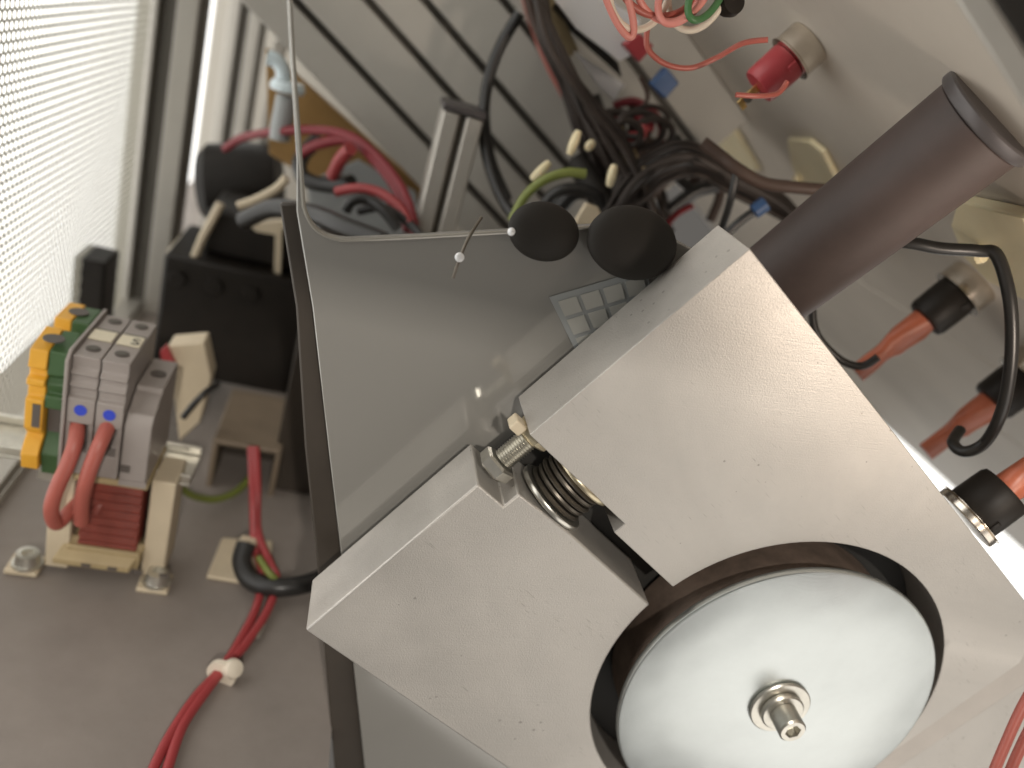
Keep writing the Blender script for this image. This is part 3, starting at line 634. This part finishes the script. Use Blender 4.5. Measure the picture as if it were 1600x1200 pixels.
# wire coil at the top
cols = [(PINK, 'pink'), (WHITEW, 'white'), (ORR, 'red'), (GREENW, 'green'), (PINK, 'pink'), (WHITEW, 'white'), (PINK, 'pink')]
specs = [(962, -8, 16, 70, -.35, 'leftmost pink loop of the wire coil, long and narrow'), (1000, -25, 48, 72, .15, 'white loop at the middle of the wire coil'), (1030, -30, 62, 55, .2, 'red loop crossing the wire coil'),
         (1105, -12, 22, 48, .5, 'green loop at the right of the wire coil'), (1075, -25, 34, 70, .55, 'pink loop beside the green one in the coil'), (1092, -22, 44, 72, .35, 'white loop around the green one in the coil'), (1045, -28, 52, 62, -.1, 'broad pink loop low in the wire coil')]
for i, ((m_c, cn), (cx, cy, rx, ry, tl, lb_)) in enumerate(zip(cols, specs)):
    pts = []
    for k in range(25):
        a = 2 * math.pi * k / 24
        x_, y_ = rx * math.cos(a), ry * math.sin(a)
        pts.append(P(cx + x_ * math.cos(tl) - y_ * math.sin(tl), cy + x_ * math.sin(tl) + y_ * math.cos(tl), y=.385 + .006 * math.sin(a + i) + .004 * (i % 3)))
    MB().tube(pts, .0016, 10, 3).build('wire_loop', m_c, **tags(lb_, 'wire', 'loops of the wire coil'))
MB().lathe([(.002, -.004), (.006, -.003), (.0068, 0), (.006, .003), (.002, .004)], P(1140, 2, y=.39), nrm(V(.3, -1, .4)), 24).build('rubber_plug', BLACKP, **tags('black round knob at the top edge right of the wire coil', 'knob'))

# ================================================================== LEFT SIDE: TERMINALS, TRANSFORMER
YT = .425
rail = thing('din_rail', 'silver mounting rail under the terminal blocks', 'rail')
zr = P(262, 752, y=.455)[2]
xr0, xr1 = P(-60, 690, y=.455)[0], P(300, 740, y=.455)[0]
MB().bx(xr0, xr1, .452, .488, zr, zr + .0022).build('rail_web', STEEL, rail, bevel=.0005)
MB().bx(xr0, xr1, .452, .4545, zr + .0026, zr + .008).build('rail_lip', STEEL, rail, bevel=.0005)
MB().bx(xr0, xr1, .4855, .488, zr + .0026, zr + .008).build('rail_lip', STEEL, rail, bevel=.0005)

# grey terminals: front plane YT
def X_(px, py, y=YT): return P(px, py, y=y)[0]
def Z_(px, py, y=YT): return P(px, py, y=y)[2]
zb = Z_(150, 745); zt = Z_(150, 565)
H = zt - zb
ybk = P(181, 494, z=zt)[1]; DP = ybk - YT
def grey_terminal(x0, x1, label, wirepx):
    t = thing('terminal_block', label, 'terminal', 'grey terminal blocks')
    w_ = x1 - x0
    yz = lambda d, h: V(x0, YT + d, zb + h)
    fr = [(0, 0), (0, .20 * H), (.010, .20 * H), (.010, .45 * H), (0, .45 * H), (0, .66 * H), (.0025, .68 * H), (.0025, .74 * H), (.0005, .76 * H), (.003, .80 * H), (.003, .84 * H), (.001, .86 * H), (.004, .90 * H), (.004, .94 * H), (.003, H)]
    pr = fr + [(DP, H), (DP, .5 * H), (DP + .012, .45 * H), (DP + .012, 0)]
    MB().prism([yz(*q_) for q_ in pr], EX * w_).build('housing', GREYP, t, bevel=.0006)
    # cheeks beside the wire entry
    for s in (0, 1):
        xx = x0 + .0001 if s == 0 else x1 - .0021
        MB().bx(xx, xx + .0020, YT + .0004, YT + .0098, zb + .202 * H, zb + .448 * H).build('entry_cheek', GREYP, t)
    for d in (.16, .80):
        MB().lathe([(.0008, .0002), (w_ * .27, .0002), (w_ * .27, .0006), (.0008, .0006)], V((x0 + x1) / 2, YT + DP * d + .004, zt), EZ, 28).build('screw_hole', GREYD, t)
        t_h = COL.objects[-1]
        MB().lathe([(.0006, .0007), (w_ * .2, .0007), (w_ * .2, .0010), (.0006, .0010)], V((x0 + x1) / 2, YT + DP * d + .004, zt), EZ, 20).build('screw_head', SLOT, t_h)
    MB().lathe([(.0004, 0), (.0032, 0), (.0032, .0003), (.0004, .0003)], V((x0 + x1) / 2, YT - .0001, zb + .57 * H), -EY, 20).build('blue_dot', DOT, t)
    t['_s'] = 1; strip = MB().bx(x0 + .0008, x1 - .0008, YT + DP * .40, YT + DP * .60, zt + .0002, zt + .0012).build('marker_strip', PAPER, t, bevel=.0002)
    MB().bx(x0 + .0008, x1 - .0008, YT + DP * .62, YT + DP * .645, zt + .0002, zt + .0006).build('groove', SLOT, t)
    del t['_s']
    return t, strip
xg0 = X_(97, 640); xg1 = X_(147, 648); xg2 = X_(192, 655)
grey_terminal(xg0 + .0022, xg1, 'grey terminal block next to the green and yellow one', None)
t2, strip2 = grey_terminal(xg1 + .0007, xg2, 'right-hand grey terminal block with a number on its marker', None)
# the number on the marker (S-like figure)
num = bpy.data.curves.new('marker_number', 'FONT'); num.body = 'S'; num.size = .011; num.extrude = .0001
tmp = bpy.data.objects.new('tmp', num); COL.objects.link(tmp); bpy.context.view_layer.update()
nme = bpy.data.meshes.new_from_object(tmp.evaluated_get(bpy.context.evaluated_depsgraph_get())); bpy.data.objects.remove(tmp); bpy.data.curves.remove(num)
nme.name = 'marker_number'; nme.materials.clear(); nme.materials.append(INK)
no = bpy.data.objects.new('marker_number', nme); COL.objects.link(no); no.parent = strip2; no.location = (xg1 + .008, YT + DP * .42, zt + .0014)
# end plate between earth terminal and grey ones
MB().prism([V(xg0, YT - .0015, zb - .002), V(xg0, YT - .0015, zt - .002), V(xg0, YT + .004, zt + .0025), V(xg0, YT + DP + .002, zt + .0025), V(xg0, YT + DP + .002, zb)], EX * .0019).build('end_plate', GREYP, bevel=.0004, **tags('thin grey end plate between green and grey terminals', 'plate'))
# end clamp to the right
xe1 = X_(232, 690)
zc = zb + .60 * H
ec = thing('end_clamp', 'lower grey end clamp with one screw at the rail end', 'clamp')
yb2 = YT + DP * .75
pr = [(0.002, -.004), (.002, .50 * H), (.006, .58 * H), (.012, .60 * H), (.016, .66 * H), (.020, .67 * H), (.022, .71 * H), (DP * .95, .71 * H), (DP * .95, -.004)]
MB().prism([V(xg2 + .0006, YT + d, zb + h) for d, h in pr], EX * (xe1 - xg2)).build('clamp_body', GREYP, ec, bevel=.0007)
MB().lathe([(.0008, .0002), (.0044, .0002), (.0044, .0006), (.0008, .0006)], V((xg2 + xe1) / 2 + .001, YT + DP * .62, zb + .71 * H), EZ, 28).build('screw_hole', GREYD, ec)
MB().bx(xg2 + .001, xg2 + .006, YT + .0012, YT + .0019, zb + .07 * H, zb + .13 * H).build('latch_slot', GREYD, ec)
MB().bx(xg2 + .0008, xe1 + .0012, YT + .0014, YT + .0022, zb - .004, zb - .0005).build('foot_lip', GREYP, ec)
# earth terminal, yellow front half and green half
et = thing('earth_terminal', 'yellow and green earth terminal block at the left end', 'terminal')
xy0, xy1, xy2 = X_(38, 620), X_(67, 620), xg0 - .0006
yz2 = lambda x, d, h: V(x, YT + d, zb + h)
he = 1.04 * H
pr = [(0.000, -.02 * H), (-.002, .12 * H), (.002, .2 * H), (.006, .25 * H), (.001, .33 * H), (.001, .58 * H), (.004, .60 * H), (.004, .68 * H), (.001, .70 * H), (.001, .75 * H), (.005, .77 * H), (.005, .82 * H), (.002, .84 * H), (.004, .98 * H), (DP * .42, he), (DP * .44, .88 * H), (DP * .60, .88 * H), (DP * .62, he), (DP * 1.02, he), (DP * 1.02, .1 * H)]
MB().prism([yz2(xy0, d, h) for d, h in pr], EX * (xy1 - xy0)).build('yellow_half', YEL, et, bevel=.0007)
pr2 = [(.004, -.08 * H), (.001, .12 * H), (.008, .25 * H), (.008, .50 * H), (.002, .52 * H), (.002, .62 * H), (.005, .64 * H), (.003, .72 * H), (.006, .76 * H), (.003, .80 * H), (.005, .98 * H), (DP * .42, he - .0006), (DP * .44, .87 * H), (DP * .60, .87 * H), (DP * .62, he - .0006), (DP * 1.0, he - .0006), (DP * 1.0, .1 * H)]
MB().prism([yz2(xy1 + .0002, d, h) for d, h in pr2], EX * (xy2 - xy1 - .0002)).build('green_half', GRN, et, bevel=.0007)
for d in (.18, .82):
    MB().lathe([(.0008, .0001), (.0052, .0001), (.0052, .0006), (.0008, .0006)], V(xy1, YT + DP * d, zb + he), EZ, 28).build('screw_hole', GREYD, et)
MB().bx(xy0 + .004, xy1 - .001, YT + .0004, YT + .0009, zb + .35 * H, zb + .55 * H).build('entry_window', GREYD, et)
MB().bx(xy1 + .001, xy2 - .002, YT + .0072, YT + .0078, zb + .28 * H, zb + .48 * H).build('entry_window', GREYD, et)
MB().bx(xy0 + .006, xy1 + .005, YT + .008, YT + .0088, zb - .18 * H, zb - .03 * H).build('rail_foot', STEEL, et)
# red feed wires
xw1 = X_(122, 660); xw2 = X_(172, 668)
MB().tube([P(122, 655, y=YT + .007), P(118, 690, y=YT - .006), P(106, 725, y=YT - .011), P(90, 760, y=YT - .013), P(80, 795, y=YT - .012), P(88, 818, y=YT - .006), P(108, 800, y=YT + .002), P(128, 780, y=YT + .012)], .0040, 14).build('red_wire', ORR, **tags('thick red wire looping from the left grey terminal', 'wire'))
MB().tube([P(174, 655, y=YT + .007), P(158, 690, y=YT - .007), P(140, 735, y=YT - .012), P(128, 780, y=YT - .010), P(127, 815, y=YT - .004)], .0041, 14).build('red_wire', ORR, **tags('thick red wire falling from the right grey terminal to the coil', 'wire'))
wire('red_wire', [(176, 760, .445), (160, 785, .437), (150, 800, .434)], .0026, COPPER, 'thin red wire going down behind the thick red wires')
# transformer
tf = thing('transformer', 'small transformer with red coil and cream frame below the terminals', 'transformer')
YF = .438
cx0, cx1 = X_(75, 830, YF), X_(262, 850, YF)
zc0, zc1 = ZF + .012, P(160, 745, y=YF)[2]
kx0, kx1 = X_(128, 800, YF), X_(222, 800, YF)
m_ = MB()
for i in range(15):
    h = zc0 + .012 + (zc1 - zc0 - .014) * i / 15
    d = (zc1 - zc0 - .014) / 15
    m_.bx(kx0 + .0004 * (i % 2), kx1 - .0004 * (i % 2), YF - .004 + .0005 * (i % 2), YF + .038, h, h + d * .93)
m_.build('red_coil', COPPER, tf, bevel=.0004, kind='stuff')
MB().prism([V(cx0 + .006, YF - .010, zc0), V(cx1 - .018, YF - .010, zc0), V(cx1 - .012, YF + .002, zc0 + .010), V(cx0 + .012, YF + .002, zc0 + .010)], EZ * .0045).build('bobbin_flange', BOBBIN, tf, bevel=.0008)
MB().bx(cx0 + .012, cx1 - .014, YF - .0055, YF + .040, zc0 + .0, zc0 + .0115).build('bobbin_base', BOBBIN, tf, bevel=.0008)
MB().bx(cx0 + .012, cx1 - .014, YF - .006, YF + .040, zc1 - .001, zc1 + .003).build('bobbin_top', BOBBIN, tf, bevel=.0008)
for i in range(4):
    xx = cx0 + .022 + i * .0145
    MB().bx(xx, xx + .0052, YF - .0104, YF - .0099, zc0 + .0012, zc0 + .0034).build('pin_slot', GREYD, tf)
MB().bx(kx1 + .001, cx1 - .015, YF + .006, YF + .038, zc0 + .012, zc1 - .002).build('iron_core', BLACKP, tf)
for s, (xa_, xb_) in enumerate(((cx0, cx0 + .013), (cx1 - .0135, cx1))):
    MB().bx(xa_, xb_, YF - .003 + s * .004, YF + .03, ZF + .004, zc1 + .002).build('frame_leg', CREAM, tf, bevel=.001)
fl = thing('mounting_foot', 'left cream mounting foot of the transformer with a silver screw', 'foot', 'transformer feet')
def foot(t, px, py, s=1):
    o = P(px, py, z=ZF)
    MB().bx(o[0] - .010, o[0] + .008, o[1] - .008, o[1] + .009, ZF + .0003, ZF + .0035).build('foot_plate', CREAM, t, bevel=.0008)
    MB().lathe([(.0085, .0037), (.0085, .0050), (.0070, .0052), (.0068, .0055), (.0062, .0115), (.0035, .0117), (.0030, .0095), (.0004, .0095)], V(o[0], o[1], ZF), EZ, 28).build('foot_screw', STEEL, t)
foot(fl, 42, 888)
fr_ = thing('mounting_foot', 'right mounting foot of the transformer with a shadowed screw', 'foot', 'transformer feet')
foot(fr_, 244, 916)

# black contactor and neighbours
ct = thing('contactor', 'black contactor block with cream corner strips', 'contactor')
yc = .66
x0, x1 = X_(242, 520, yc), X_(470, 520, yc); z1 = Z_(300, 405, yc); zh = Z_(380, 335, yc + .02)
MB().bx(x0, x1, yc, yc + .09, ZF + .03, z1).build('base_body', BLACKP, ct, bevel=.003)
MB().bx(x0 + (x1 - x0) * .22, x1 - .004, yc + .018, yc + .085, z1 + .0005, zh).build('upper_body', BLACKP, ct, bevel=.004)
for (a, b, c, d) in ((300, 410, 316, 372), (316, 372, 345, 318)):
    MB().tube([P(a, b, y=yc + .008), P(c, d, y=yc + .01)], .0034, 6, 1).build('corner_strip', CREAM, ct)
MB().prism([P(a, b, y=yc + .012) for a, b in ((388, 350), (452, 345), (436, 368), (400, 362))], EY * .01).build('corner_strip', CREAM, ct)
MB().prism([P(a, b, y=yc + .010) for a, b in ((430, 364), (440, 364), (438, 432), (428, 432))], EY * .01).build('corner_strip', CREAM, ct)
for i in range(3):
    xx = x0 + .012 + i * .028
    MB().lathe([(.001, -.0004), (.006, -.0004), (.0068, .0004), (.006, .002)], V(xx, yc - .0004, z1 - .018), -EY, 20).build('screw_head', BLACKP, ct)
hd = MB()
ho = P(302, 300, y=.76); h1 = P(428, 300, y=.76)
hd.lathe([(.004, 0), (.028, .001), (.036, .010), (.037, .05), (.034, .070), (.020, np.linalg.norm(h1 - ho)), (.004, np.linalg.norm(h1 - ho) + .002)], ho + EY * .03, h1 - ho, 36)
hd.build('black_motor', BLACKP, **tags('rounded black motor housing above the contactor', 'motor'))
MB().bx(X_(112, 440, .70), X_(163, 440, .70), .70, .74, ZF + .02, Z_(140, 407, .70)).build('black_box', BLACKP, bevel=.002, **tags('small black box at the lower corner of the perforated wall', 'box'))
slab('cream_tab', [(258, 395), (285, 365), (300, 372), (290, 400)], .72, .01, CREAM, 'small cream tab at the left of the contactor', 'tab')
slab('cream_socket', [(262, 540), (318, 535), (330, 590), (312, 660), (280, 690)], .55, .02, CREAM, 'cream plastic socket right of the end clamp', 'socket')
MB().prism([P(a, b, y=.548) for a, b in ((252, 546), (262, 536), (276, 566), (256, 566))], EY * -.004).build('red_tab', RED, **tags('small red tab behind the end clamp', 'tab'))
wire('black_cable', [(286, 652, .53), (304, 630, .53), (322, 612, .535), (340, 600, .55)], .0022, BLACKW, 'thin black wire from the cream socket', 'cable')
# cream shroud
sdy = .55
sh_ = thing('cable_shroud', 'tan plastic hood over the wires beside the acrylic plate', 'shroud')
a_, b_ = P(332, 690, y=sdy), P(438, 716, y=sdy)
xl, xr = a_[0], b_[0]; zs = (a_[2] + b_[2]) / 2
TAN = mat('tan_plastic', (0.20, 0.155, 0.11), 0.5, noise=0.1)
MB().bx(xl, xr, sdy, sdy + .085, zs, zs + .004).build('hood_top', TAN, sh_, bevel=.0015)
MB().bx(xr - .004, xr, sdy + .001, sdy + .084, zs - .045, zs - .0003).build('hood_side', TAN, sh_, bevel=.001)
MB().bx(xl, xl + .004, sdy + .001, sdy + .084, zs - .045, zs - .0003).build('hood_side', TAN, sh_, bevel=.001)
MB().bx(xl + .005, xr - .005, sdy + .05, sdy + .083, ZF + .0003, zs - .001).build('inner_core', DUCT_SHADE, sh_)
MB().tube([P(270, 748, y=.50), P(290, 768, y=.505), P(312, 778, y=.515), P(340, 780, y=.525), P(370, 768, y=.54), P(392, 745, y=.56)], .0026, 10).build('earth_wire', GYW, **tags('green-yellow wire under the tan hood', 'wire'))
# dark duct behind the acrylic edge
MB().bx(X_(470, 500, .56), X_(640, 500, .56), .56, .60, ZF + .0002, Z_(480, 372, .56)).build('cable_duct', DUCT_SHADE, bevel=.002, **tags('dark brown cable duct behind the left edge of the acrylic plate', 'duct'))
# red wires over the floor
def floorw(pts, r, m, name, label, cat='wire'):
    q = [P(a, b, z=ZF + h) for a, b, h in pts]
    return MB().tube(q, r, 12).build(name, m, **tags(label, cat, 'red wires across the floor' if 'red' in name else None))
floorw([(400, 700, .06), (402, 760, .045), (403, 830, .022), (422, 880, .016), (432, 905, .010), (420, 950, .006), (385, 1005, .0045), (352, 1042, .0045), (318, 1085, .0045), (285, 1135, .0045), (262, 1200, .0045), (250, 1240, .0045)], .0027, RED, 'red_wire', 'red wire on the floor passing right through the white tie')
floorw([(392, 700, .058), (395, 770, .042), (398, 850, .016), (410, 900, .008), (400, 950, .005), (372, 1005, .0044), (346, 1045, .0044), (305, 1090, .0044), (268, 1145, .0044), (240, 1200, .0044), (225, 1240, .0044)], .0026, RED, 'red_wire', 'red wire on the floor passing left through the white tie')
floorw([(405, 872, .02), (418, 892, .02), (430, 905, .016), (446, 922, .008)], .0022, GYW, 'green_wire', 'green-yellow wire stub over the white mount')
floorw([(385, 850, .022), (378, 880, .014), (395, 908, .010), (440, 918, .012), (500, 905, .014), (560, 870, .016)], .0062, BLACKW, 'black_cable', 'black cable curving under the red wires to the plate', 'cable')
tm = thing('tie_mount', 'white square tie mount on the floor beside the red wires', 'tie mount')
pts = [P(a, b, z=ZF + .0004) for a, b in ((322, 905), (346, 845), (425, 850), (420, 920))]
MB().prism(pts, EZ * .003).build('mount_base', CREAM, tm, bevel=.0008)
MB().box(P(386, 858, z=ZF + .012), (.011, .009, .016)).build('mount_bridge', CREAM, tm, bevel=.0015)
o = P(354, 1046, z=ZF + .008)
tt = thing('cable_tie', 'white tie knot around the red floor wires', 'cable tie')
MB().lathe([(.002, -.0042), (.0048, -.0032), (.0056, 0), (.0048, .0032), (.002, .0042)], o + V(.003, 0, .001), nrm(V(.5, -.6, .6)), 20).build('tie_knot', WHITEW, tt)
MB().lathe([(.0072, -.0015), (.0084, -.0015), (.0084, .0015), (.0072, .0015)], o + V(-.002, 0, -.0035), nrm(P(385, 1005, z=ZF) - P(318, 1085, z=ZF)), 24).build('tie_band', WHITEW, tt)
floorw([(427, 925, .004), (418, 955, .004), (402, 995, .004)], .0016, STEEL, 'steel_pin', 'thin shiny steel pin beside the red floor wires', 'pin')

# upper-left bits
pc = thing('light_pipe_clip', 'pale blue plastic clip by the brown board', 'clip')
MB().tube([P(418, 90, y=.66), P(432, 95, y=.66), P(442, 110, y=.66), (P(442, 130, y=.66))], .0055, 12).build('clip_arm', CLEAR, pc)
MB().lathe([(.004, 0), (.012, .001), (.013, .004), (.011, .008), (.004, .009)], P(448, 145, y=.66), EZ, 24).build('clip_head', CLEAR, pc)
MB().lathe([(.0075, 0), (.008, -.02), (.0075, -.032)], P(448, 150, y=.66) , EZ, 24).build('clip_stem', KEYM, pc)
wire('red_wire', [(352, 232, .72), (380, 215, .70), (430, 206, .66), (490, 203, .64), (545, 212, .62), (590, 245, .60), (625, 290, .58), (642, 330, .56), (650, 372, .55)], .0034, REDD, 'long dark red wire arching above the white sheet')
wire('red_wire', [(470, 240, .64), (500, 225, .63), (550, 220, .62), (590, 255, .60), (625, 305, .58), (638, 360, .56)], .0038, REDD, 'second dark red wire under the long arch')
wire('pink_wire', [(520, 275, .62), (532, 250, .61), (548, 232, .60)], .0048, RED, 'short magenta-red wire inside the arch')
wire('red_wire', [(525, 300, .58), (560, 294, .575), (595, 302, .57), (625, 325, .56), (640, 350, .55)], .0034, RED, 'bright red wire below the arch')
wire('black_cable', [(500, 215, .66), (475, 240, .66), (468, 262, .65), (480, 282, .64), (520, 290, .63), (550, 285, .62)], .0058, BLACKW, 'black cable loop at the left end of the red arch', 'cable')
wire('black_cable', [(540, 330, .55), (550, 314, .55), (575, 312, .55), (600, 330, .545), (622, 358, .54)], .0036, BLACKW, 'thin black cable bow above the plate edge', 'cable')
wire('black_cable', [(560, 330, .56), (600, 325, .555), (640, 350, .55), (660, 372, .54)], .0030, BLACKW, 'thin black cable right of the bow', 'cable')
wire('black_cable', [(380, 345, .60), (430, 325, .58), (490, 335, .55), (540, 355, .52), (600, 378, .50)], .0062, BLACKW, 'thick black cable entering behind the rounded plate corner', 'cable')
slab('white_sheet', [(478, 285), (560, 250), (650, 300), (660, 380), (490, 372)], .68, .002, KEYM, 'off-white sheet behind the red and black wires', 'sheet')
wire('cream_wire', [(372, 322, .62), (400, 312, .62), (432, 295, .62), (448, 278, .62)], .0034, CREAM, 'pale wire stub right of the black motor')
# bottom right red wires
MB().tube([P(1543, 1230, t=.33), P(1570, 1165, t=.33), P(1600, 1100, t=.33), P(1640, 1035, t=.33)], .0021, 12).build('red_wire', ORR, **tags('left of the two red wires in the bottom right corner', 'wire'))
MB().tube([P(1568, 1230, t=.335), P(1590, 1178, t=.335), P(1614, 1130, t=.335), P(1655, 1060, t=.335)], .0021, 12).build('red_wire', ORR, **tags('right of the two red wires in the bottom right corner', 'wire'))
